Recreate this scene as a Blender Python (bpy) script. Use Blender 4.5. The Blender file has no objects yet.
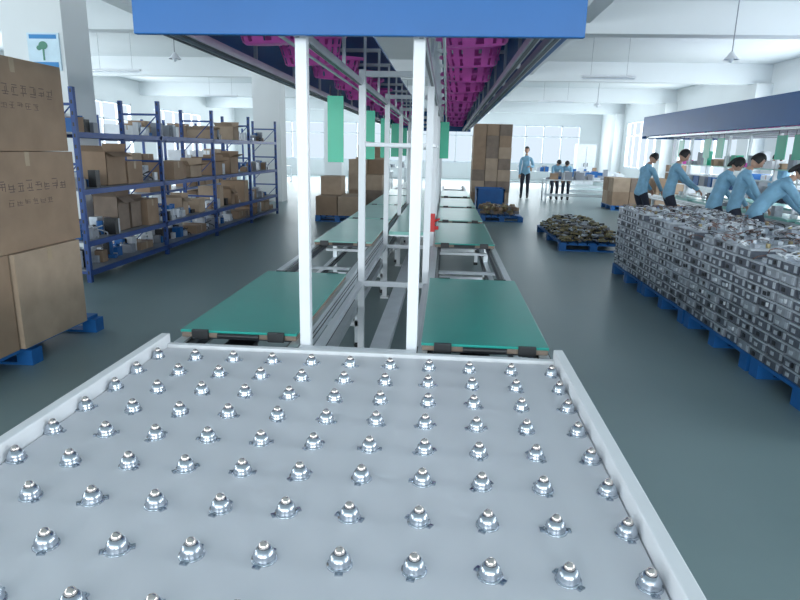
import bpy, math, random
from mathutils import Vector, Matrix
random.seed(7)
S=bpy.context.scene
R=random.uniform

# ---------------------------------------------------------------- materials
def mat(name,col,rough=.5,metal=0.,var=.06,scale=6.,bump=0.,spec=.5):
    m=bpy.data.materials.new(name); m.use_nodes=True
    nt=m.node_tree; bs=nt.nodes['Principled BSDF']
    bs.inputs['Roughness'].default_value=rough; bs.inputs['Metallic'].default_value=metal
    bs.inputs['Specular IOR Level'].default_value=spec
    tc=nt.nodes.new('ShaderNodeTexCoord'); nz=nt.nodes.new('ShaderNodeTexNoise')
    nz.inputs['Scale'].default_value=scale; nz.inputs['Detail'].default_value=4
    nt.links.new(tc.outputs['Object'],nz.inputs['Vector'])
    rp=nt.nodes.new('ShaderNodeValToRGB')
    rp.color_ramp.elements[0].position=.3; rp.color_ramp.elements[1].position=.7
    rp.color_ramp.elements[0].color=[c*(1-var) for c in col]+[1]
    rp.color_ramp.elements[1].color=[min(1,c*(1+var)) for c in col]+[1]
    nt.links.new(nz.outputs['Fac'],rp.inputs['Fac']); nt.links.new(rp.outputs['Color'],bs.inputs['Base Color'])
    if bump:
        bp=nt.nodes.new('ShaderNodeBump'); bp.inputs['Strength'].default_value=bump; bp.inputs['Distance'].default_value=.01
        nt.links.new(nz.outputs['Fac'],bp.inputs['Height']); nt.links.new(bp.outputs['Normal'],bs.inputs['Normal'])
    return m
M=dict(
 bed=mat('painted_white_steel',(.73,.73,.765),.40,0,.03,2,.0),
 rim=mat('rim_white_paint',(.82,.83,.85),.4,0,.02,3),
 steel=mat('zinc_steel',(.50,.54,.60),.24,1,.05,40),
 ball=mat('chrome_ball',(.72,.64,.60),.12,1,.02,10),
 alu=mat('aluminium_profile',(.66,.70,.73),.38,.7,.05,8),
 dark=mat('black_plastic',(.02,.022,.025),.45),
 rail=mat('dark_rail',(.08,.09,.11),.4,.4),
 chain=mat('roller_chain',(.25,.26,.27),.4,.9,.2,90),
 post=mat('white_post_paint',(.78,.80,.83),.4,0,.02,4),
 blue=mat('blue_sheet_metal',(.008,.110,.34),.42,0,.06,2),
 blueS=mat('blue_shelf_paint',(.018,.070,.27),.45,0,.08,6),
 blueP=mat('blue_plastic_pallet',(.010,.13,.40),.5,0,.08,6),
 green=mat('green_antistatic_mat',(.018,.31,.26),.28,0,.05,3),
 greenL=mat('pale_green_top_and_sheen',(.27,.58,.51),.3,0,.05,3),  # pale worktop colour; on the far boards it stands in for grazing reflection
 greenP=mat('green_hanging_sheet',(.02,.46,.28),.35,0,.05,3),
 mag=mat('magenta_plastic',(.92,.13,.58),.38,0,.05,8),
 card=mat('corrugated_cardboard',(.34,.235,.16),.85,0,.10,5,.15),
 card2=mat('pale_cardboard',(.44,.33,.24),.85,0,.10,5,.15),
 card3=mat('worn_cardboard',(.25,.19,.15),.85,0,.15,5,.15),
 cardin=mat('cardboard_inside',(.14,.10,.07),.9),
 ink=mat('carton_print',(.14,.10,.09),.8),
 tape=mat('packing_tape',(.42,.31,.20),.35),
 wall=mat('wall_plaster',(.77,.80,.81),.8,0,.03,.6,.05),
 ceil=mat('ceiling_paint',(.72,.76,.78),.85,0,.03,.5,.05),
 frame=mat('window_frame_white',(.70,.76,.82),.4),
 red=mat('red_valve',(.6,.02,.02),.4),
 skin=mat('skin',(.55,.33,.24),.5,0,.04,12),
 hair=mat('black_hair',(.012,.011,.012),.55,0,.2,60,.3),
 jacket=mat('light_blue_uniform',(.24,.46,.63),.75,0,.14,10,.3),
 pants=mat('dark_trousers',(.025,.03,.05),.8,0,.15,10,.2),
 shoe=mat('dark_shoes',(.02,.02,.022),.5),
 eyew=mat('eye_white',(.8,.8,.8),.3), lip=mat('lips',(.42,.16,.14),.5),
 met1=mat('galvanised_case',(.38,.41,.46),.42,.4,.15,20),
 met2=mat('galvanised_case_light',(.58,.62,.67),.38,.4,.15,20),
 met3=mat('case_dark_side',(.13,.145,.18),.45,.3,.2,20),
 brass=mat('brass_parts',(.32,.27,.15),.45,.5,.3,30),
 wire=mat('grey_wire',(.22,.21,.22),.5), wireb=mat('brown_wire',(.20,.12,.10),.5),
 white=mat('white_goods',(.74,.77,.81),.4), grey=mat('grey_goods',(.28,.30,.34),.5),
 paper=mat('poster_paper',(.62,.78,.88),.6), pgreen=mat('poster_green',(.10,.28,.20),.6), pblue=mat('poster_blue',(.05,.25,.55),.6),
)
def floor_mat():
    m=bpy.data.materials.new('floor_epoxy'); m.use_nodes=True; nt=m.node_tree; bs=nt.nodes['Principled BSDF']
    tc=nt.nodes.new('ShaderNodeTexCoord'); n1=nt.nodes.new('ShaderNodeTexNoise'); n1.inputs['Scale'].default_value=.7; n1.inputs['Detail'].default_value=8
    n2=nt.nodes.new('ShaderNodeTexNoise'); n2.inputs['Scale'].default_value=25
    nt.links.new(tc.outputs['Object'],n1.inputs['Vector']); nt.links.new(tc.outputs['Object'],n2.inputs['Vector'])
    r=nt.nodes.new('ShaderNodeValToRGB'); r.color_ramp.elements[0].color=(.175,.245,.252,1); r.color_ramp.elements[1].color=(.215,.295,.300,1)
    r.color_ramp.elements[0].position=.3; r.color_ramp.elements[1].position=.7
    nt.links.new(n1.outputs['Fac'],r.inputs['Fac']); nt.links.new(r.outputs['Color'],bs.inputs['Base Color'])
    mr=nt.nodes.new('ShaderNodeMapRange'); mr.inputs['To Min'].default_value=.30; mr.inputs['To Max'].default_value=.44
    nt.links.new(n1.outputs['Fac'],mr.inputs['Value']); nt.links.new(mr.outputs['Result'],bs.inputs['Roughness'])
    b=nt.nodes.new('ShaderNodeBump'); b.inputs['Strength'].default_value=.06; nt.links.new(n2.outputs['Fac'],b.inputs['Height']); nt.links.new(b.outputs['Normal'],bs.inputs['Normal'])
    return m
M['floor']=floor_mat()

# ---------------------------------------------------------------- builder
class B:
    def __init__(s): s.v=[];s.f=[];s.m=[];s.sm=[];s.mats=[]
    def mi(s,k):
        if k not in s.mats: s.mats.append(k)
        return s.mats.index(k)
    def add(s,vs,fs,k,smooth=False,T=None):
        o=len(s.v); i=s.mi(k)
        for p in vs:
            p=Vector(p); s.v.append(tuple(T@p) if T else tuple(p))
        for f in fs: s.f.append([o+q for q in f]); s.m.append(i); s.sm.append(smooth)
    def box(s,x0,x1,y0,y1,z0,z1,k,T=None):
        vs=[(x0,y0,z0),(x1,y0,z0),(x1,y1,z0),(x0,y1,z0),(x0,y0,z1),(x1,y0,z1),(x1,y1,z1),(x0,y1,z1)]
        s.add(vs,[(0,3,2,1),(4,5,6,7),(0,1,5,4),(1,2,6,5),(2,3,7,6),(3,0,4,7)],k,False,T)
    def cyl(s,p0,p1,r,k,n=10,r1=None,T=None,caps=True):
        p0=Vector(p0);p1=Vector(p1); d=(p1-p0).normalized(); a=d.orthogonal().normalized(); b=d.cross(a)
        r1=r if r1 is None else r1; vs=[]
        for p,q in((p0,r),(p1,r1)):
            for i in range(n):
                t=2*math.pi*i/n; vs.append(p+a*q*math.cos(t)+b*q*math.sin(t))
        s.add(vs,[(i,(i+1)%n,n+(i+1)%n,n+i) for i in range(n)],k,True,T)
        if caps:
            s.add(vs,[tuple(range(n))[::-1],tuple(range(n,2*n))],k,False,T)
    def tube(s,pts,r,k,n=6,T=None):
        for a,b in zip(pts,pts[1:]): s.cyl(a,b,r,k,n,T=T,caps=False)
    def rev(s,prof,c,k,n=18):
        vs=[];c=Vector(c)
        for r,z in prof:
            for i in range(n):
                t=2*math.pi*i/n; vs.append(c+Vector((r*math.cos(t),r*math.sin(t),z)))
        fs=[]
        for j in range(len(prof)-1):
            for i in range(n): fs.append((j*n+i,j*n+(i+1)%n,(j+1)*n+(i+1)%n,(j+1)*n+i))
        s.add(vs,fs,k,True)
    def sph(s,c,r,k,n=14,m=9,T=None,keep=None,deform=None):
        c=Vector(c); vs=[]; loc=[]
        for j in range(m+1):
            ph=math.pi*j/m
            for i in range(n):
                t=2*math.pi*i/n; q=Vector((math.sin(ph)*math.cos(t),math.sin(ph)*math.sin(t),math.cos(ph)))
                loc.append(q); w=Vector((q.x*r[0],q.y*r[1],q.z*r[2]))
                if deform: w=deform(q,w)
                vs.append(c+w)
        fs=[]
        for j in range(m):
            for i in range(n):
                f=(j*n+i,(j+1)*n+i,(j+1)*n+(i+1)%n,j*n+(i+1)%n)
                if keep:
                    ce=sum((loc[q] for q in f),Vector())/4
                    if not keep(ce): continue
                fs.append(f)
        s.add(vs,fs,k,True,T)
    def obj(s,name,parent=None,bevel=0):
        me=bpy.data.meshes.new(name); me.from_pydata(s.v,[],s.f)
        for k in s.mats: me.materials.append(M[k])
        me.polygons.foreach_set('material_index',s.m); me.polygons.foreach_set('use_smooth',s.sm); me.update()
        o=bpy.data.objects.new(name,me); S.collection.objects.link(o)
        if parent: o.parent=parent
        if bevel:
            md=o.modifiers.new('bevel','BEVEL'); md.width=bevel; md.segments=2; md.limit_method='ANGLE'; md.angle_limit=.8
        return o
def empty(name,loc=(0,0,0)):
    e=bpy.data.objects.new(name,None); e.empty_display_size=.2; S.collection.objects.link(e); return e

# ---------------------------------------------------------------- room
XL,XR,YN,YF,ZC=-13.,9.,-7.,38.,4.15
b=B(); b.box(XL-.2,XR+.2,YN-.2,YF+.2,-.1,0,'floor'); b.obj('floor')
b=B(); b.box(XL-.2,XR+.2,YN-.2,YF+.2,ZC,ZC+.15,'ceil'); b.obj('ceiling')
WZ0,WZ1=.95,3.2
wins=[]
def wall(name,axis,const,t,a0,a1,openings):
    b=B()
    def seg(p,q,z0,z1):
        if q-p<.001: return
        if axis=='x': b.box(min(const,const+t),max(const,const+t),p,q,z0,z1,'wall')
        else: b.box(p,q,min(const,const+t),max(const,const+t),z0,z1,'wall')
    seg(a0,a1,0,WZ0); seg(a0,a1,WZ1,ZC)
    c=a0
    for p,q in openings: seg(c,p,WZ0,WZ1); c=q
    seg(c,a1,WZ0,WZ1); b.obj(name)
    for p,q in openings: wins.append((axis,const,t,p,q))
ro=[(-2,3.2),(5.4,10.7),(12.7,18.0),(20.0,25.3),(27.3,32.6)]
wall('wall_right','x',XR,.2,YN,YF,ro)
wall('wall_left','x',XL,-.2,YN,YF,[(-2,3.2),(5.4,10.7),(12.7,18),(20,25.3),(27.3,32.6)])
wall('wall_back','y',YF,.2,XL,XR,[(-11.5,-7.5),(-6.5,-2.5),(-1.5,2.5),(3.6,7.8)])
wall('wall_front','y',YN,-.2,XL,XR,[(-11,-6.5),(-5,-.5),(1,5.5)])  # unseen windows behind the camera, added to light the foreground
for i,(ax,c,t,p,q) in enumerate(wins):
    b=B(); s=1 if t>0 else -1; f0,f1=sorted((c+s*.02,c+s*.09))
    def bar(a0,a1,z0,z1):
        if ax=='x': b.box(f0,f1,a0,a1,z0,z1,'frame')
        else: b.box(a0,a1,f0,f1,z0,z1,'frame')
    bar(p,q,WZ0,WZ0+.07);bar(p,q,WZ1-.07,WZ1);bar(p,q,2.5,2.57)
    n=max(3,round((q-p)/1.1))
    for j in range(n+1):
        a=p+(q-p)*j/n; bar(max(p,a-.03),min(q,a+.03),WZ0,WZ1)
    b.obj('window_%d'%(i+1))
    near=(ax=='y' and s<0) or (ax=='x' and (p+q)/2<9)  # unseen windows near the camera, given more power to fill the foreground
    L=bpy.data.lights.new('window_daylight_%d'%(i+1),'AREA'); L.shape='RECTANGLE'; L.size=q-p-.02; L.size_y=WZ1-WZ0-.02
    L.color=(.89,.96,1.); L.energy=(q-p)/5*((440 if ax=='y' else 310) if near else 300)
    lo=bpy.data.objects.new(L.name,L); S.collection.objects.link(lo)
    zc=(WZ0+WZ1)/2
    lo.location=(c+s*.15,(p+q)/2,zc) if ax=='x' else ((p+q)/2,c+s*.15,zc)
    d={('x',1):Vector((-1,0,0)),('x',-1):Vector((1,0,0)),('y',1):Vector((0,-1,0)),('y',-1):Vector((0,1,0))}[(ax,s)]
    lo.rotation_euler=d.to_track_quat('-Z','Y').to_euler()
# beams
k=1
for y in (-3,4.4,11.7,19,26.3,33.6):
    b=B(); b.box(XL,XR,y-.18,y+.18,3.62,ZC,'ceil'); b.obj('trim_%d'%k); k+=1
for x in (-5.35,2.2):
    b=B(); b.box(x-.15,x+.15,YN,YF,3.78,ZC,'ceil'); b.obj('trim_%d'%k); k+=1
for y in (4.4,11.7,19,26.3,33.6):
    b=B(); b.box(XR-.45,XR,y-.35,y+.35,0,3.62,'wall'); b.obj('trim_%d'%k); k+=1
for y in (8,18.4,29.2):
    b=B(); b.box(-5.75,-4.93,y,y+.6,0,3.78,'wall'); b.obj('support_column')
b=B(); b.box(-5.40,-4.98,7.975,7.998,2.5,2.95,'paper')
b.box(-5.37,-5.01,7.97,7.976,2.53,2.60,'pblue'); b.box(-5.205,-5.185,7.968,7.976,2.62,2.8,'pgreen')
b.sph((-5.195,7.972,2.80),(.06,.004,.05),'pgreen'); b.sph((-5.25,7.971,2.77),(.035,.004,.03),'pgreen')
b.box(-5.37,-5.01,7.97,7.976,2.88,2.93,'pblue'); b.obj('wall_poster')

# ---------------------------------------------------------------- ball transfer table
T=empty('ball_transfer_table')
b=B(); b.box(-1.24,.50,.62,2.57,.685,.70,'bed'); b.obj('bed_panel',T)
b=B()
b.box(-1.285,-1.245,.58,2.62,.60,.755,'rim'); b.box(.505,.545,.58,2.62,.60,.755,'rim')
b.box(-1.245,.505,.58,.62,.60,.755,'rim'); b.box(-1.245,.505,2.575,2.61,.60,.715,'rim')
b.obj('rim_frame',T,.004)
b=B()
for x in(-1.24,-.40,.44):
    for y in (.62,2.5):
        b.box(x,x+.06,y,y+.06,.04,.685,'post'); b.cyl((x+.03,y+.03,0),(x+.03,y+.03,.05),.035,'dark')
for x in(-1.22,.46): b.box(x,x+.04,.66,2.5,.2,.24,'post')
b.obj('legs',T)
b=B()
zb=.70
prof=[(.001,.004),(.029,.004),(.0295,.0015),(.0295,0)]
cup=[(.0250,.003),(.0255,.007),(.0243,.009),(.0243,.015),(.0226,.021),(.0188,.027),(.0148,.031),(.0130,.0310)]
for r in range(11):
    y=2.442-.1822*r
    for c in range(11):
        x=-1.22+.1690*c
        xx=x+R(-.004,.004); yy=y+R(-.003,.003)
        b.rev(prof,(xx,yy,zb),'steel',20); b.rev(cup,(xx,yy,zb),'steel',20)
        a=R(0,3.14); T2=Matrix.Translation((xx,yy,zb))@Matrix.Rotation(a,4,'Z')
        b.box(-.038,.038,-.009,.009,0,.0035,'steel',T2)
        for sx in(-.033,.033): b.cyl((sx,0,.003),(sx,0,.006),.0045,'steel',8,T=T2)
        b.sph((xx,yy,zb+.033),(.0125,.0125,.0125),'ball',14,8)
b.obj('ball_transfer_units',T)

# ---------------------------------------------------------------- conveyor line
def conveyor(T,lanes,y0,y1,legs):
    b=B()
    for xa,xb in lanes:
        for x,sg in((xa,1),(xb,-1)):
            lo,hi=sorted((x,x+sg*.045))
            b.box(lo,hi,y0,y1,.60,.70,'alu'); b.box(lo-.002,hi+.002,y0,y1,.635,.642,'dark'); b.box(lo-.002,hi+.002,y0,y1,.662,.668,'dark')
            l2,h2=sorted((x+sg*.045,x+sg*.07)); b.box(l2,h2,y0+.02,y1,.63,.665,'rail')
            l3,h3=sorted((x+sg*.048,x+sg*.066)); b.box(l3,h3,y0+.02,y1,.665,.684,'chain')
            b.box(lo,hi,y0,y1,.34,.40,'alu'); b.box(l2,h2,y0,y1,.36,.38,'rail')
        for y in legs:
            for x in(xa+.0,xb-.045): b.box(x,x+.045,y,y+.045,.03,.60,'alu'); b.cyl((x+.022,y+.022,0),(x+.022,y+.022,.04),.03,'dark')
            b.box(xa,xb,y,y+.045,.18,.225,'alu'); b.box(xa+.045,xb-.045,y,y+.04,.56,.60,'alu')
        y=y0+.5
        while y<y1: b.box(xa+.045,xb-.045,y,y+.03,.575,.60,'alu'); y+=1.0
        for x in(xa-.01,xb-.05): 
            b.box(x,x+.06,y0-.02,y0+.12,.575,.69,'dark')
            b.cyl((x-.005,y0+.05,.65),(x+.065,y0+.05,.65),.032,'steel',16)
        b.cyl((xa,y0+.05,.65),(xb,y0+.05,.65),.012,'steel',10)
        b.box(xa+.2,xa+.34,y0+.02,y0+.2,.58,.66,'dark'); b.cyl((xa+.12,y0+.1,.55),(xa+.30,y0+.1,.55),.04,'grey',14)
    return b
T=empty('assembly_conveyor'); LINE=T
b=conveyor(T,[(-1.25,-.66),(-.10,.50)],2.66,17.0,[2.8,4.8,6.8,8.8,10.8,12.8,14.8,16.8]); b.obj('rail_frame',T)
b=B()
ys=[2.70,4.62,6.55,8.5,10.45,12.4,14.4]
for i,y in enumerate(ys):
    for x in(-.655,-.155):
        b.box(x,x+.05,y,y+.05,.02,2.16,'post'); b.box(x-.02,x+.07,y-.02,y+.07,0,.02,'post')
    b.box(-.605,-.155,y+.005,y+.045,.56,.60,'post'); b.box(-.605,-.155,y+.005,y+.045,2.11,2.15,'post')
    if i: b.box(-.605,-.155,y+.005,y+.045,1.62,1.65,'post')
b.box(-.655,-.105,2.655,2.698,.60,.70,'post')
for x in(-.655,-.145):
    b.box(x,x+.04,2.75,14.4,.56,.60,'post'); b.box(x,x+.03,4.66,14.4,1.63,1.66,'post')
b.box(-.60,-.16,2.76,3.0,.50,.51,'post')
b.box(-.45,-.33,2.8,14.4,.30,.36,'white')
b.obj('post_frame',T,.004)
b=B()
b.box(-.60,-.165,6.62,14.4,.70,.735,'greenL'); b.box(-.605,-.16,6.615,14.405,.685,.70,'alu')
b.obj('centre_worktop',T)
b=B(); b.cyl((-.10,6.53,.80),(-.06,6.53,.80),.02,'red'); b.cyl((-.13,6.53,.86),(-.05,6.50,.90),.012,'red'); b.box(-.15,-.10,6.50,6.55,.76,.95,'red')
b.obj('red_valve',T)

def pallet_board(x0,x1,y0,y1,top='green'):
    b=B(); b.box(x0,x1,y0,y1,.725,.738,top); b.box(x0+.004,x1-.004,y0+.004,y1-.004,.70,.725,'card3')
    b.box(x0+.03,x1-.03,y0+.03,y1-.03,.686,.70,'rail')
    for x in (x0+.06,x1-.14):
        for y in(y0-.015,y1-.005): b.box(x,x+.08,y,y+.02,.695,.742,'dark')
    b.cyl(((x0+x1)/2-.1,y0-.004,.715),((x0+x1)/2+.1,y0-.004,.715),.012,'dark')
    b.obj('green_pallet_board',None,.003)
pallet_board(-1.25,-.68,2.74,4.22); pallet_board(-.085,.50,2.69,4.18)
for n in (5.75,7.85,9.95,12.05): pallet_board(-1.24,-.68,n,n+2.0,'green' if n>10 else 'greenL')  # pale tops carry grazing sheen painted into the board colour
for n in (5.85,7.9,9.95,12.2): pallet_board(-.085,.49,n,n+1.75,'green' if n<6 else 'greenL')  # farther boards paler: grazing reflection put into their colour

# ---------------------------------------------------------------- baskets
def basket(b,cx,cy,z,w=.40,l=.46,rot=0,pitch=0,roll=0):
    Tm=Matrix.Translation((cx,cy,z))@Matrix.Rotation(rot,4,'Z')@Matrix.Rotation(pitch,4,'X')@Matrix.Rotation(roll,4,'Y')
    n=48
    def ring(sc,zz):
        W,L=w/2*sc,l/2*sc; out=[]
        for i in range(n):
            t=2*math.pi*i/n; ct,st=math.cos(t),math.sin(t); p=.68
            out.append((W*abs(ct)**p*(1 if ct>=0 else -1),L*abs(st)**p*(1 if st>=0 else -1),zz))
        return out
    levels=[(.02,.0,0),(.30,.0,1),(.42,.0,0),(.50,.0,1),(.60,.0,0),(.72,.002,0),(.79,.015,1),(.83,.055,0),(.85,.068,1),(.89,.105,0),(.91,.118,1),(.945,.150,0),(.97,.165,0),(1.08,.178,0),(1.10,.172,0),(1.10,.155,0)]
    rings=[ring(s_,zz) for s_,zz,_ in levels]
    vs=[p for r_ in rings for p in r_]; fs=[]
    for j in range(len(rings)-1):
        for i in range(n):
            if levels[j][2] and i%3==0: continue
            fs.append((j*n+i,j*n+(i+1)%n,(j+1)*n+(i+1)%n,(j+1)*n+i))
    b.add(vs,fs,'mag',True,Tm)

def canopy(name,x0,x1,y0,y1,z0,pl,pr,ybs,low=.05):
    T=empty(name); b=B()
    z1=z0+.50
    b.box(x0,x1,y0,y0+.03,z0,z1,'blue'); b.box(x0,x1,y1-.03,y1,z0,z1,'blue')
    b.box(x0,x0+.03,y0+.03,y1-.03,z0+.06,z1,'blue'); b.box(x1-.03,x1,y0+.03,y1-.03,z0+.06,z1,'blue')
    b.box(x0+.03,x0+.07,y0+.03,y1-.03,z0+.06,z0+.075,'blue'); b.box(x1-.07,x1-.03,y0+.03,y1-.03,z0+.06,z0+.075,'blue')
    b.box(x0,pl-.03,y0+.03,y1,z1,z1+.02,'blue'); b.box(pr+.03,x1,y0+.03,y1,z1,z1+.02,'blue')
    b.obj('blue_housing',T,.004)
    b=B()
    for x in (x0+.08,x0+.15,pl-.02,pr-.02,x1-.19,x1-.11):
        b.box(x,x+.035,y0+.06,y1-.06,z0+.012,z0+.05,'alu'); b.box(x+.009,x+.026,y0+.06,y1-.06,z0+.008,z0+.013,'rail')
    for x in (pl-.10,pr+.09): b.cyl((x,y0+.06,z0+.03),(x,y1-.06,z0+.03),.008,'alu',8)
    y=y0+.35
    while y<y1:
        b.box(x0+.03,pl,y,y+.03,z0+.42,z0+.45,'alu'); b.box(pr,x1-.03,y,y+.03,z0+.42,z0+.45,'alu')
        for x in (x0+.09,pl-.02,pr+.0,x1-.12): b.box(x,x+.02,y,y+.02,z0+.05,z0+.43,'alu')
        y+=.98
    b.obj('flow_rails',T)
    b=B()
    for y in ybs:
        basket(b,pl-.25+R(-.02,.02),y,z0+low+.03,rot=R(-.15,.15),pitch=R(.12,.22),roll=R(-.05,.08))
        basket(b,pr+.26+R(-.02,.02),y+R(-.05,.05),z0+low+.03,rot=R(-.15,.15),pitch=R(.12,.22),roll=R(-.08,.05))
    b.obj('magenta_baskets',T)
    return T
canopy('overhead_parts_canopy',-1.30,.52,2.60,14.6,2.04,-.64,-.12,[3.35,4.15,4.95,5.8,6.7,7.6,8.6,9.7,10.8,12.0,13.2])
b=B()
for (x,y) in((-.90,4.7),(-.86,6.4),(-.84,7.9),(-.84,9.4),(-.1,8.6),(-.1,10.5),(-.84,11.2)):
    b.box(x,x+.12,y,y+.012,1.50,1.98,'greenP'); b.cyl((x+.02,y+.006,1.98),(x+.02,y+.006,2.05),.003,'dark',5); b.cyl((x+.10,y+.006,1.98),(x+.10,y+.006,2.05),.003,'dark',5)
b.obj('hanging_green_sheets',LINE)

# ---------------------------------------------------------------- right assembly line
T=empty('assembly_conveyor')
b=conveyor(T,[(4.95,5.5),(6.05,6.6)],5.0,16.2,[5.2,7.2,9.2,11.2,13.2,15.2]); b.obj('rail_frame',T)
b=B()
for y in (5.3,7.2,9.1,11.0,12.9,14.8,15.9):
    for x in(5.55,5.95): b.box(x,x+.05,y,y+.05,0,2.12,'post')
    b.box(5.6,5.95,y+.005,y+.045,1.45,1.49,'post'); b.box(5.6,5.95,y+.005,y+.045,2.04,2.1,'post')
b.box(5.55,6.0,5.3,15.95,1.40,1.42,'greenL'); b.box(5.4,5.56,5.3,15.9,1.2,1.22,'white'); b.box(5.6,5.95,5.3,15.9,.95,.97,'alu')
b.obj('post_frame',T)
b=B()
for y in (5.5,7.4,9.3,11.2,13.1):
    b.box(4.98,5.47,y,y+1.7,.70,.738,'greenL'); b.box(6.08,6.57,y,y+1.7,.70,.738,'greenL')
b.obj('pallet_boards',T)
b=B()
for i in range(26):
    x=R(5.0,5.35); y=R(5.6,14.6); s=R(.05,.13); b.box(x,x+s,y,y+s,.739,.739+R(.04,.16),random.choice(['white','met2','grey','met1','dark']))
for i in range(30):
    y=5.5+i*.34; b.box(5.62,5.62+R(.1,.25),y,y+R(.1,.25),1.42,1.42+R(.08,.3),random.choice(['white','mag','greenP','grey','card','card2']))
for i in range(30):
    y=5.5+i*.34; b.box(5.62,5.62+R(.15,.3),y,y+R(.15,.3),.971,.971+R(.08,.25),random.choice(['blueP','blueP','white','grey','card','met1']))
b.obj('parts_on_line',T)
b=B()
for y in (9.6,10.1,12.3,12.9,14.3):
    b.box(5.20,5.21,y,y+.3,1.58,1.95,'greenP'); b.cyl((5.205,y+.03,1.95),(5.205,y+.03,2.02),.004,'dark',5); b.cyl((5.205,y+.27,1.95),(5.205,y+.27,2.02),.004,'dark',5)
b.obj('hanging_green_sheets',T)
canopy('overhead_parts_canopy',4.85,6.75,5.0,16.2,2.0,5.55,6.0,[6,7,8,9,10,11,12,13,14,15])

# ---------------------------------------------------------------- cartons
def pallet(b,x0,x1,y0,y1,k='blueP',h=.14):
    n=7
    for i in range(n):
        w=(x1-x0)/n; b.box(x0+i*w,x0+i*w+w*.75,y0,y1,h-.025,h,k)
    for y in (y0,(y0+y1)/2-.06,y1-.12):
        b.box(x0,x1,y,y+.12,h-.04,h-.024,k); b.box(x0,x1,y,y+.12,0,.02,k)
        for x in(x0,(x0+x1)/2-.06,x1-.12): b.box(x,x+.12,y,y+.12,.02,h-.04,k)
def strokes(b,x,y0,y1,z0,z1,n=6):
    L=(y1-y0)/n; h=z1-z0; e=.0015; t=h*.07
    def P(ya,yb,za,zb): b.box(x,x+e,ya,yb,za,zb,'ink')
    for i in range(n):
        a=y0+i*L+L*.1; c=a+L*.75; w=c-a
        for zz in random.sample([.05,.28,.5,.72,.93],3):
            i0=R(0,w*.2); P(a+i0,c-R(0,w*.2),z0+h*zz-t/2,z0+h*zz+t/2)
        for u in random.sample([.1,.35,.5,.7,.9],2):
            P(a+w*u,a+w*u+t*.8,z0+h*R(0,.4),z0+h*R(.6,1))
def carton(b,x0,x1,y0,y1,z0,z1,k='card',opened=False,tx=True,text=0):
    if not opened:
        b.box(x0,x1,y0,y1,z0,z1,k); my=(y0+y1)/2
        if tx: b.box(x0-.001,x1+.001,my-.025,my+.025,z1-.1,z1+.001,'tape')
    else:
        t=.006
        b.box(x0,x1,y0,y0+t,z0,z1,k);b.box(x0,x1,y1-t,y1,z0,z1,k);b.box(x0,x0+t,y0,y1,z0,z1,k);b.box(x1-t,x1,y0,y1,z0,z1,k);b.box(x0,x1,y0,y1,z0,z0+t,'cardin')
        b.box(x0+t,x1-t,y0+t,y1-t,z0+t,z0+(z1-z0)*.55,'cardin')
        for q in range(5):
            a=R(x0+.03,x1-.12);c=R(y0+.03,y1-.10); b.box(a,a+R(.04,.09),c,c+R(.03,.07),z0+(z1-z0)*.5,z1-R(.0,.05),random.choice(['white','grey','met1','dark','blueP']))
        f=min(x1-x0,y1-y0)*.45; dz=R(-.10,.06)
        b.add([(x1,y0,z1),(x1,y1,z1),(x1+f*.8,y1,z1+dz),(x1+f*.8,y0,z1+dz)],[(0,1,2,3)],k)
        b.add([(x0,y0,z1),(x1,y0,z1),(x1,y0-f*.6,z1+f*.5),(x0,y0-f*.6,z1+f*.5)],[(0,1,2,3)],k)
        b.add([(x0,y1,z1),(x1,y1,z1),(x1,y1+f*.3,z1+f*.7),(x0,y1+f*.3,z1+f*.7)],[(0,1,2,3)],k)
    if text:
        h=z1-z0
        strokes(b,x1,y0+.12,y1-.12,z0+h*.60,z0+h*.72,text+3); strokes(b,x1,y0+.3,y1-.3,z0+h*.46,z0+h*.53,text)

T=empty('carton_stack')
b=B(); pallet(b,-4.3,-2.98,3.2,5.0); b.obj('blue_pallet',T)
b=B()
carton(b,-3.62,-3.02,3.25,3.98,.14,.83,'card',text=4); carton(b,-3.62,-2.99,4.0,4.78,.14,.83,'card2'); carton(b,-4.25,-3.66,3.2,4.6,.14,.83)
carton(b,-3.68,-3.02,3.75,4.86,.835,1.53,'card',text=6); carton(b,-3.68,-3.05,3.25,3.74,.835,1.5); carton(b,-4.25,-3.7,3.2,4.6,.835,1.5)
carton(b,-3.72,-3.05,3.75,4.86,1.535,2.17,'card',text=6); carton(b,-4.25,-3.75,3.3,4.6,1.505,2.15)
b.obj('cartons',T,.006)

# ---------------------------------------------------------------- shelving
T=empty('blue_storage_shelving')
b=B(); X0,X1=-4.72,-4.12; Y0,BL,NB=6.75,2.05,4; lev=[.14,.48,1.08,1.72]
for i in range(NB+1):
    y=Y0+i*BL
    for x in(X0,X1-.05):
        b.box(x,x+.05,y,y+.05,0,2.2,'blueS')
        for kz in range(18): b.box(x+.015,x+.035,y-.001,y,.1+kz*.12,.14+kz*.12,'dark')
    for z in (.1,.7,1.35,2.0): b.box(X0+.05,X1-.05,y+.01,y+.03,z,z+.03,'blueS')
    for z in (.15,.85,1.5): b.cyl((X0+.05,y+.02,z),(X1-.05,y+.02,z+.5),.008,'blueS',6)
for z in lev:
    for x in(X0,X1-.03): b.box(x,x+.03,Y0+.05,Y0+NB*BL,z-.06,z,'blueS')
    b.box(X0+.03,X1-.03,Y0+.05,Y0+NB*BL,z-.02,z-.001,'grey')
b.obj('shelf_frame',T)
b=B()
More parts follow.
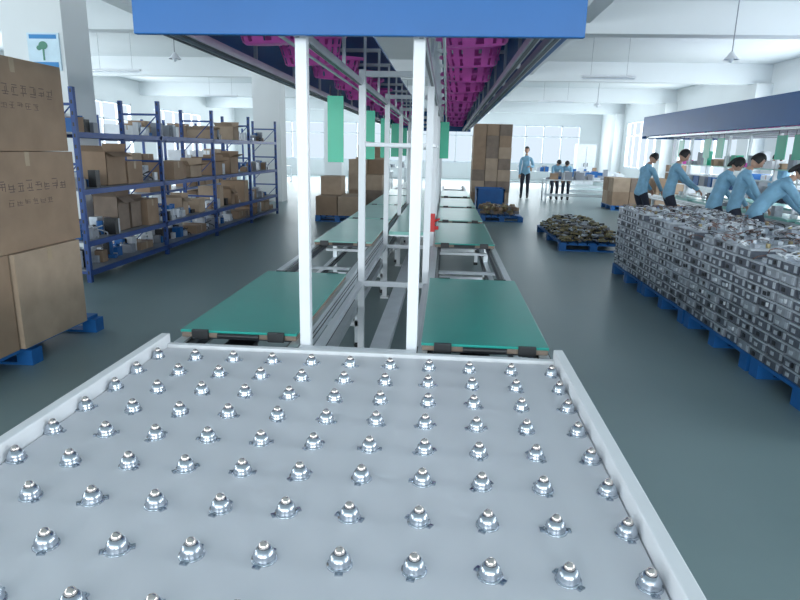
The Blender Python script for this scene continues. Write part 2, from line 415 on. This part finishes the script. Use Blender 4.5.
for i in range(NB):
    for li,z in enumerate(lev):
        hmax=(lev[li+1]-z-.1) if li<3 else .34
        y=Y0+i*BL+.1
        while y<Y0+(i+1)*BL-.3:
            w=R(.2,.5); w=min(w,Y0+(i+1)*BL-.03-y); h=R(.35,.9)*hmax; q=random.random()
            if (li==3 and q<.6): y+=w; continue
            xb=X1-.04-R(0,.14); xa=max(X0+.03,xb-R(.3,.5))
            if random.random()<.40: carton(b,xa,xb,y,y+w,z,z+h,random.choice(['card','card2','card3','card']),opened=random.random()<.5)
            else:
                for s_ in range(13):
                    xx=R(xa,xb-.12);yy=R(y,y+w-.1); hh=R(.03,.22)
                    if random.random()<.65: b.box(xx,xx+R(.06,.15),yy,yy+R(.05,.14),z,z+hh,random.choice(['white','grey','met1','blueP','white','dark','met2','card']))
                    elif random.random()<.5: b.cyl((xx+.04,yy+.04,z),(xx+.04,yy+.04,z+hh),.04,random.choice(['white','met2','grey','blueP']),10)
                    else:
                        pts=[Vector((xx+.05+.07*math.cos(t*.9),yy+.06*math.sin(t*.9),z+.01+.02*t)) for t in range(7)]; b.tube(pts,.008,random.choice(['white','dark','wire']),5)
            y+=w+R(.01,.08)
b.obj('stored_goods',T)
T=empty('blue_storage_shelving')
b=B()
for i in range(5):
    y=13.2+i*2
    for x in(-7.6,-7.05): b.box(x,x+.05,y,y+.05,0,2.2,'blueS')
for z in lev:
    for x in(-7.6,-7.03): b.box(x,x+.03,13.2,21.25,z-.06,z,'blueS')
    b.box(-7.57,-7.03,13.2,21.25,z-.02,z-.001,'grey')
b.obj('shelf_frame',T)
b=B()
for z in lev:
    y=13.3
    while y<20.6:
        w=R(.3,.6)
        if random.random()<.75: carton(b,-7.5,-7.1,y,y+w,z,z+R(.15,.45)*(.6 if z<.4 else 1),random.choice(['card','card2','white']))
        y+=w+.08
b.obj('stored_goods',T)

def stack(name,x0,x1,y0,y1,base,rows,hs,pal=True,kk=('card','card2','card3')):
    T=empty(name)
    if pal: b=B(); pallet(b,x0,x1,y0,y1); b.obj('blue_pallet',T)
    b=B(); z=.14 if pal else 0
    nx,ny=base
    for r in range(rows):
        for i in range(nx):
            for j in range(ny):
                if r==rows-1 and random.random()<.3: continue
                w=(x1-x0)/nx; l=(y1-y0)/ny; e=R(.003,.012)
                carton(b,x0+i*w+e,x0+(i+1)*w-e,y0+j*l+e,y0+(j+1)*l-e,z,z+hs-.003,random.choice(kk),tx=True)
        z+=hs
    b.obj('cartons',T)
stack('carton_stack',.75,1.85,18.2,19.4,(3,2),7,.32)
stack('carton_stack',-2.9,-1.9,13.6,14.8,(2,2),2,.42)
stack('carton_stack',-2.6,-1.7,16.5,17.5,(2,2),3,.4)
stack('carton_stack',4.9,5.9,18.6,19.8,(2,2),2,.4)
stack('carton_stack',6.2,7.4,18.8,20,(3,2),3,.4,kk=('card','card2','white'))
stack('carton_stack',-3.0,-2.0,20.5,21.5,(2,2),4,.4)
stack('carton_stack',7.4,8.3,8.5,9.8,(2,2),3,.36,kk=('card','card2','blueP'))
stack('carton_stack',7.4,8.3,14.8,16.2,(2,3),3,.36,kk=('card','white','blueP'))

b=B(); pallet(b,.85,1.85,14.6,16.2)
for i in range(160):
    x=R(.9,1.72);y=R(14.65,16.05); Tm=Matrix.Translation((x,y,.17+R(0,.16)))@Matrix.Rotation(R(0,3),4,'Z'); b.box(-.06,.06,-.03,.03,-.03,.03,random.choice(['brass','card','wire','card']),Tm)
b.obj('parts_pallet')
b=B(); x0,x1,y0,y1=.85,1.6,16.9,17.8
for (p,q,r_,s_) in((x0,x1,y0,y0+.03),(x0,x1,y1-.03,y1),(x0,x0+.03,y0,y1),(x1-.03,x1,y0,y1)): b.box(p,q,r_,s_,.05,.62,'blueP'); b.box(p-.015,q+.015,r_-.015,s_+.015,.58,.63,'blueP')
b.box(x0,x1,y0,y1,.05,.08,'blueP'); b.box(x0+.03,x1-.03,y0+.03,y1-.03,.08,.5,'grey')
for x in(x0,x1-.1):
    for y in(y0,y1-.1): b.box(x,x+.1,y,y+.1,0,.05,'blueP')
b.obj('blue_storage_bin')
b=B(); pallet(b,1.95,3.1,10.4,13.0)
for i in range(1100):
    x=R(2.0,3.02);y=R(10.45,12.92); e=min(1,min(x-1.98,3.05-x,y-10.4,12.97-y)/.25)
    Tm=Matrix.Translation((x,y,.16+R(0,.24)*e))@Matrix.Rotation(R(0,3.1),4,'Z')@Matrix.Rotation(R(-.5,.5),4,'X')
    k=random.choice(['brass','brass','wire','dark','brass','met2'])
    if random.random()<.5: b.cyl((-.06,0,0),(.06,0,0),.016,k,6,T=Tm)
    else: b.box(-.05,.05,-.02,.02,-.012,.012,k,Tm)
b.obj('metal_parts_pallet')

# ---------------------------------------------------------------- stack of metal cases
T=empty('metal_case_stack')
b=B()
yy=3.3
while yy<8.5: pallet(b,2.36,3.5,yy,min(yy+1.28,8.62)); yy+=1.33
b.obj('blue_pallets',T)
b=B(); NY,NX,NZ=24,4,10; dy=(8.6-3.3)/NY; dx=(3.5-2.36)/NX; dz=.078
for i in range(NY):
    for j in range(NX):
        nz=NZ-(1 if random.random()<.12 else 0)
        for l in range(nz):
            if 0<i<NY-1 and 0<j<NX-1 and l<nz-1: continue
            x=2.36+j*dx+R(0,.018); y=3.3+i*dy+R(0,.012); z=.14+l*dz
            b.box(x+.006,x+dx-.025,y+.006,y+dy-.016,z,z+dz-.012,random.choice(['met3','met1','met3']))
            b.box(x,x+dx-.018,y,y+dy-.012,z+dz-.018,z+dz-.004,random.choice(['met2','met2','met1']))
            if j==0:
                b.box(x+.001,x+.006,y+.02,y+.05,z+.01,z+.055,'met2'); b.box(x+.0005,x+.006,y+dy-.09,y+dy-.05,z+.012,z+.04,random.choice(['dark','met2','met2']))
                if random.random()<.3: b.box(x-.004,x+.006,y+.08,y+.10,z+.02,z+.05,random.choice(['white','dark']))
        z=.14+nz*dz; cx=2.36+(j+.45)*dx; cy=3.3+(i+.45)*dy
        b.box(cx-.07,cx-.03,cy-.04,cy+.04,z-.004,z+.025,random.choice(['white','met1','met2'])); b.cyl((cx+.05,cy,z-.004),(cx+.05,cy,z+.03),.018,random.choice(['met2','brass','dark']),8)
        for w in range(3):
            p0=Vector((cx+R(-.1,.1),cy+R(-.08,.08),z)); a=R(0,6.28); r=R(.03,.07)
            pts=[p0+Vector((r*math.cos(a+t*.8)-r*math.cos(a),r*math.sin(a+t*.8)-r*math.sin(a),.008+.03*math.sin(t*math.pi/5))) for t in range(6)]
            b.tube(pts,.005,random.choice(['wire','wireb','dark','white','wire']),4)
b.obj('metal_cases',T)

# ---------------------------------------------------------------- background tables, lamps
def table(name,x0,x1,y0,y1,h=.75,items=12):
    T=empty(name); b=B(); b.box(x0,x1,y0,y1,h-.03,h,'white')
    for x in(x0+.03,x1-.08):
        for y in(y0+.03,y1-.08): b.box(x,x+.05,y,y+.05,0,h-.03,'alu')
    b.box(x0+.05,x1-.05,y0+.04,y0+.07,.2,.24,'alu'); b.box(x0+.05,x1-.05,y1-.07,y1-.04,.2,.24,'alu'); b.obj('frame',T)
    b=B()
    for i in range(items):
        x=R(x0+.05,x1-.3);y=R(y0+.05,y1-.3); b.box(x,x+R(.1,.28),y,y+R(.1,.28),h,h+R(.05,.3),random.choice(['white','white','grey','card','blueP','met2']))
    b.obj('parts',T)
table('work_table',4.5,6.8,23.6,24.6); table('work_table',4.7,7.6,27,28.2); table('work_table',3.0,5.0,30,31); table('work_table',-4.0,-2.2,25,26); table('work_table',-4,-2,31,32)
table('work_table',3.3,5.6,21.0,21.9,items=18)
table('work_table',-11,-8,24,25.2);table('work_table',-9.5,-7.5,29,30)
def lamp(x,y,z=3.2):
    b=B(); b.cyl((x,y,z+.08),(x,y,ZC-.002),.010,'grey',8); b.rev([(.02,.12),(.035,.10),(.06,.06),(.12,.0),(.124,-.01),(.11,-.005),(.05,.05)],(x,y,z),'white',20)
    b.sph((x,y,z),(.045,.045,.06),'frame',12,8); b.cyl((x,y,ZC-.04),(x,y,ZC-.002),.05,'white',12); b.obj('pendant_lamp')
lamp(4.7,11.3,3.2);lamp(-5.4,12.4,3.25);lamp(5.0,22,3.2);lamp(-1.5,23,3.2)
for (x,y) in((-3.2,15),(-3.2,22),(3.6,15),(3.6,22),(-8,15),(-8,22)):
    b=B(); b.box(x-.6,x+.6,y-.05,y+.05,3.3,3.35,'white'); b.cyl((x-.58,y,3.28),(x+.58,y,3.28),.014,'frame',8)
    for q in(-.4,.4): b.cyl((x+q,y,3.35),(x+q,y,ZC-.002),.004,'grey',5)
    b.obj('fluorescent_batten')
b=B(); b.box(6.9,7.9,34.0,34.6,0,2.1,'white'); b.box(7.39,7.41,33.99,34.0,.1,2.0,'grey'); b.box(7.3,7.33,33.97,34,.95,1.15,'dark');b.box(7.47,7.5,33.97,34,.95,1.15,'dark'); b.obj('storage_cabinet')

# ---------------------------------------------------------------- people
def ik(a,t,l1,l2,pole):
    a=Vector(a);t=Vector(t);d=t-a;L=min(d.length,(l1+l2)*.995);d.normalize();t=a+d*L
    x=(l1*l1-l2*l2+L*L)/(2*L);h=math.sqrt(max(0,l1*l1-x*x)); p=Vector(pole);p=(p-d*p.dot(d)).normalized()
    return a+d*x+p*h,t
def person(name,x,y,heading,lean=.1,head=.3,hands=((-.25,.45,1.0),(.25,.45,1.0)),h=1.68,turn=0,long=False,step=.0,pz=.93):
    k=h/1.7
    sl,cl=math.sin(lean),math.cos(lean)
    pel=Vector((0,-.12*sl*1.5,pz)); 
    sp=lambda s,xx=0,ff=0: pel+Vector((xx,s*sl+ff*cl,s*cl-ff*sl))
    V=[];Ed=[];Rr=[];Lb=[]
    def v(p,r): V.append(Vector(p));Rr.append(r);return len(V)-1
    def e(a,b_,lb): Ed.append((a,b_));Lb.append(lb)
    p0=v(pel,(.135,.105)); p1=v(sp(.16),(.125,.10)); p2=v(sp(.34),(.145,.11)); p3=v(sp(.46),(.105,.085)); 
    hd=head+lean; hv=Vector((math.sin(turn)*math.sin(hd),math.cos(turn)*math.sin(hd),math.cos(hd)))
    p4=v(sp(.55),(.052,.052)); p5=v(sp(.55)+hv*.09,(.05,.05))
    e(p0,p1,'jacket');e(p1,p2,'jacket');e(p2,p3,'jacket');e(p3,p4,'jacket');e(p4,p5,'skin')
    wr=[]
    for sg,hp in((-1,hands[0]),(1,hands[1])):
        sh=v(sp(.45,sg*.165),(.062,.062)); e(p3,sh,'jacket')
        el,w=ik(V[sh],hp,.29,.25,(sg*.6,-.35,-1)); a=v(el,(.05,.05)); w_=v(w,(.036,.036)); e(sh,a,'jacket'); e(a,w_,'jacket'); wr.append((w,(w-el).normalized(),sg))
        hip=v(pel+Vector((sg*.09,0,-.06)),(.09,.095)); e(p0,hip,'jacket')
        ft=Vector((sg*.11,sg*step,.09)); kn,an=ik(V[hip],ft,.42,.42,(0,1,0))
        kk_=v(kn,(.062,.065)); aa=v(an,(.045,.05)); to=v((an.x,an.y+.15,.035),(.042,.034)); he=v((an.x,an.y-.04,.045),(.04,.04))
        md_=v((V[hip]+kn)/2,(.08,.085)); e(hip,md_,'pants'); e(md_,kk_,'pants');e(kk_,aa,'pants');e(aa,to,'shoe');e(aa,he,'shoe')
    me=bpy.data.meshes.new('tmp'); me.from_pydata([tuple(q) for q in V],Ed,[]); o=bpy.data.objects.new('tmp',me); S.collection.objects.link(o)
    m1=o.modifiers.new('s','SKIN'); m1.use_smooth_shade=True
    sv=me.skin_vertices[0].data
    for i,r in enumerate(Rr): sv[i].radius=r; sv[i].use_root=(i==0)
    m2=o.modifiers.new('u','SUBSURF'); m2.levels=2; m2.render_levels=2
    dg=bpy.context.evaluated_depsgraph_get(); em=bpy.data.meshes.new_from_object(o.evaluated_get(dg))
    b=B(); Tm=Matrix.Translation((x,y,0))@Matrix.Rotation(heading,4,'Z')@Matrix.Scale(k,4)
    zmin=min(q.co.z for q in em.vertices); Tm=Tm@Matrix.Translation((0,0,-zmin))
    def near(c):
        best=None;bd=1e9
        for (a,b2),lb in zip(Ed,Lb):
            A=V[a];D=V[b2]-A;t=max(0,min(1,(c-A).dot(D)/max(D.length_squared,1e-9)));dd=(c-A-D*t).length/(Rr[a][0]*(1-t)+Rr[b2][0]*t)
            if dd<bd: bd=dd;best=lb
        return best
    groups={}
    for p in em.polygons: groups.setdefault(near(p.center),[]).append(tuple(p.vertices))
    for q in em.vertices: b.v.append(tuple(Tm@q.co))
    for lb,fs in groups.items():
        i=b.mi(lb)
        for f in fs: b.f.append(list(f)); b.m.append(i); b.sm.append(True)
    bpy.data.objects.remove(o); bpy.data.meshes.remove(em)
    top=sp(.55)+hv*.19
    zax=hv.normalized(); yax=Vector((math.sin(turn),math.cos(turn),0)); yax=(yax-zax*yax.dot(zax)).normalized(); xax=yax.cross(zax)
    Hm=Tm@Matrix.Translation(top)@Matrix((xax,yax,zax)).transposed().to_4x4()
    def df(qq,w):
        w=w.copy()
        if qq.z<0: w.x*=1+.28*qq.z; w.y*=1+.10*qq.z
        if qq.z<-.3 and qq.y>0: w.y+=.008
        return w
    b.sph((0,0,0),(.076,.093,.113),'skin',20,14,Hm,deform=df)
    b.sph((0,.095,-.018),(.011,.018,.022),'skin',8,6,Hm); b.sph((0,.09,.005),(.007,.010,.022),'skin',8,6,Hm)
    for sx in(-1,1):
        b.sph((sx*.03,.080,.008),(.013,.008,.007),'eyew',8,6,Hm); b.sph((sx*.03,.087,.008),(.006,.004,.006),'hair',8,6,Hm)
        b.box(sx*.03-.016,sx*.03+.016,.082,.09,.024,.029,'hair',Hm); b.sph((sx*.076,-.005,-.005),(.010,.018,.028),'skin',8,6,Hm)
    b.sph((0,.083,-.055),(.022,.008,.007),'lip',8,5,Hm)
    b.sph((0,-.008,.012),(.089,.106,.122),'hair',20,14,Hm,keep=lambda c:(c.z>.42) or (c.y<.3 and c.z>-.35) or (long and c.y<-.1 and c.z>-.8))
    if long: b.sph((0,-.10,-.06),(.03,.035,.11),'hair',10,8,Hm)
    b.cyl(sp(.50),sp(.55),.072,'jacket',12,.062,T=Tm,caps=False)
    for w,d,sg in wr:
        side=Vector((1,0,0)); side=(side-d*side.dot(d)).normalized(); nrm=side.cross(d); 
        if nrm.z>0: nrm=-nrm
        Pm=Tm@Matrix.Translation(w)@Matrix((side,d,nrm)).transposed().to_4x4()
        b.cyl((0,-.05,0),(0,.012,0),.041,'jacket',12,.038,T=Pm,caps=False)
        b.sph((0,.055,0),(.040,.055,.017),'skin',12,8,Pm)
        for i,(fx,L) in enumerate(((-.028,.066),(-.010,.076),(.010,.072),(.027,.056))):
            if sg>0: fx=-fx
            p=Vector((fx,.09,0)); a=.25
            for j,fr in enumerate((.45,.32,.23)):
                nx=p+Vector((fx*.08,math.cos(a),math.sin(a)))*L*fr; b.cyl(p,nx,.0088-.0008*j,'skin',7,.0082-.001*j,T=Pm); b.sph(nx,(.0078-.001*j,)*3,'skin',6,4,Pm); p=nx; a+=.45
        p=Vector((-sg*.032,.03,0)) ; p1_=p+Vector((-sg*.028,.028,.008)); p2_=p1_+Vector((-sg*.008,.028,.012))
        b.cyl(p,p1_,.012,'skin',7,.010,T=Pm); b.cyl(p1_,p2_,.010,'skin',7,.007,T=Pm); b.sph(p2_,(.007,)*3,'skin',6,4,Pm)
    return b.obj(name)
E=-math.pi/2
person('factory_worker',4.20,13.6,E+.5,.30,.45,((-.15,.45,.85),(.15,.45,.85)),1.66)
person('factory_worker',4.40,12.5,E,.22,.35,((-.18,.50,1.0),(.14,.52,.94)),1.70)
person('factory_worker',4.42,10.4,E+.2,.40,.45,((-.15,.5,.82),(.15,.48,.82)),1.64,long=True)
person('factory_worker',4.50,9.90,E-.15,.26,.45,((-.18,.40,.95),(.15,.40,.90)),1.66)
person('factory_worker',4.2,8.45,E-.1,.75,.25,((-.15,.60,.85),(.18,.60,.8)),1.72,long=True)
person('standing_worker',2.85,22.7,math.pi*.95,.02,.1,((-.15,.28,1.12),(.2,.1,.78)),1.74,step=.04)
person('factory_worker',3.85,22.4,math.pi+.1,.75,.35,((-.15,.5,.80),(.15,.5,.80)),1.56)
person('factory_worker',4.25,22.4,math.pi-.2,.8,.35,((-.15,.5,.80),(.15,.5,.80)),1.56,long=True)
person('factory_worker',7.1,13.6,math.pi/2,.3,.3,((-.15,.4,.95),(.15,.4,.9)),1.68)
person('factory_worker',7.1,11.2,math.pi/2,.25,.4,((-.15,.4,.95),(.15,.4,.9)),1.66,long=True)

# ---------------------------------------------------------------- world + camera
w=bpy.data.worlds.new('World'); S.world=w; w.use_nodes=True
w.node_tree.nodes['Background'].inputs[0].default_value=(.75,.88,1,1); w.node_tree.nodes['Background'].inputs[1].default_value=1.0
cp,sp_,sy,cy,ro_=.9711,.2387,.0694,.9976,.022
fw=Vector((-sy*cp,cy*cp,-sp_)).normalized(); r=Vector((cy,sy,0)); u=r.cross(fw)
r2=r*math.cos(ro_)+u*math.sin(ro_); u2=u*math.cos(ro_)-r*math.sin(ro_)
cd=bpy.data.cameras.new('camera'); cd.sensor_width=36; cd.lens=610/800*36; cd.clip_end=200
co=bpy.data.objects.new('camera',cd); S.collection.objects.link(co)
Mx=Matrix((r2,u2,-fw)).transposed().to_4x4(); Mx.translation=(0,0,1.6); co.matrix_world=Mx
S.camera=co
S.view_settings.view_transform='Standard'
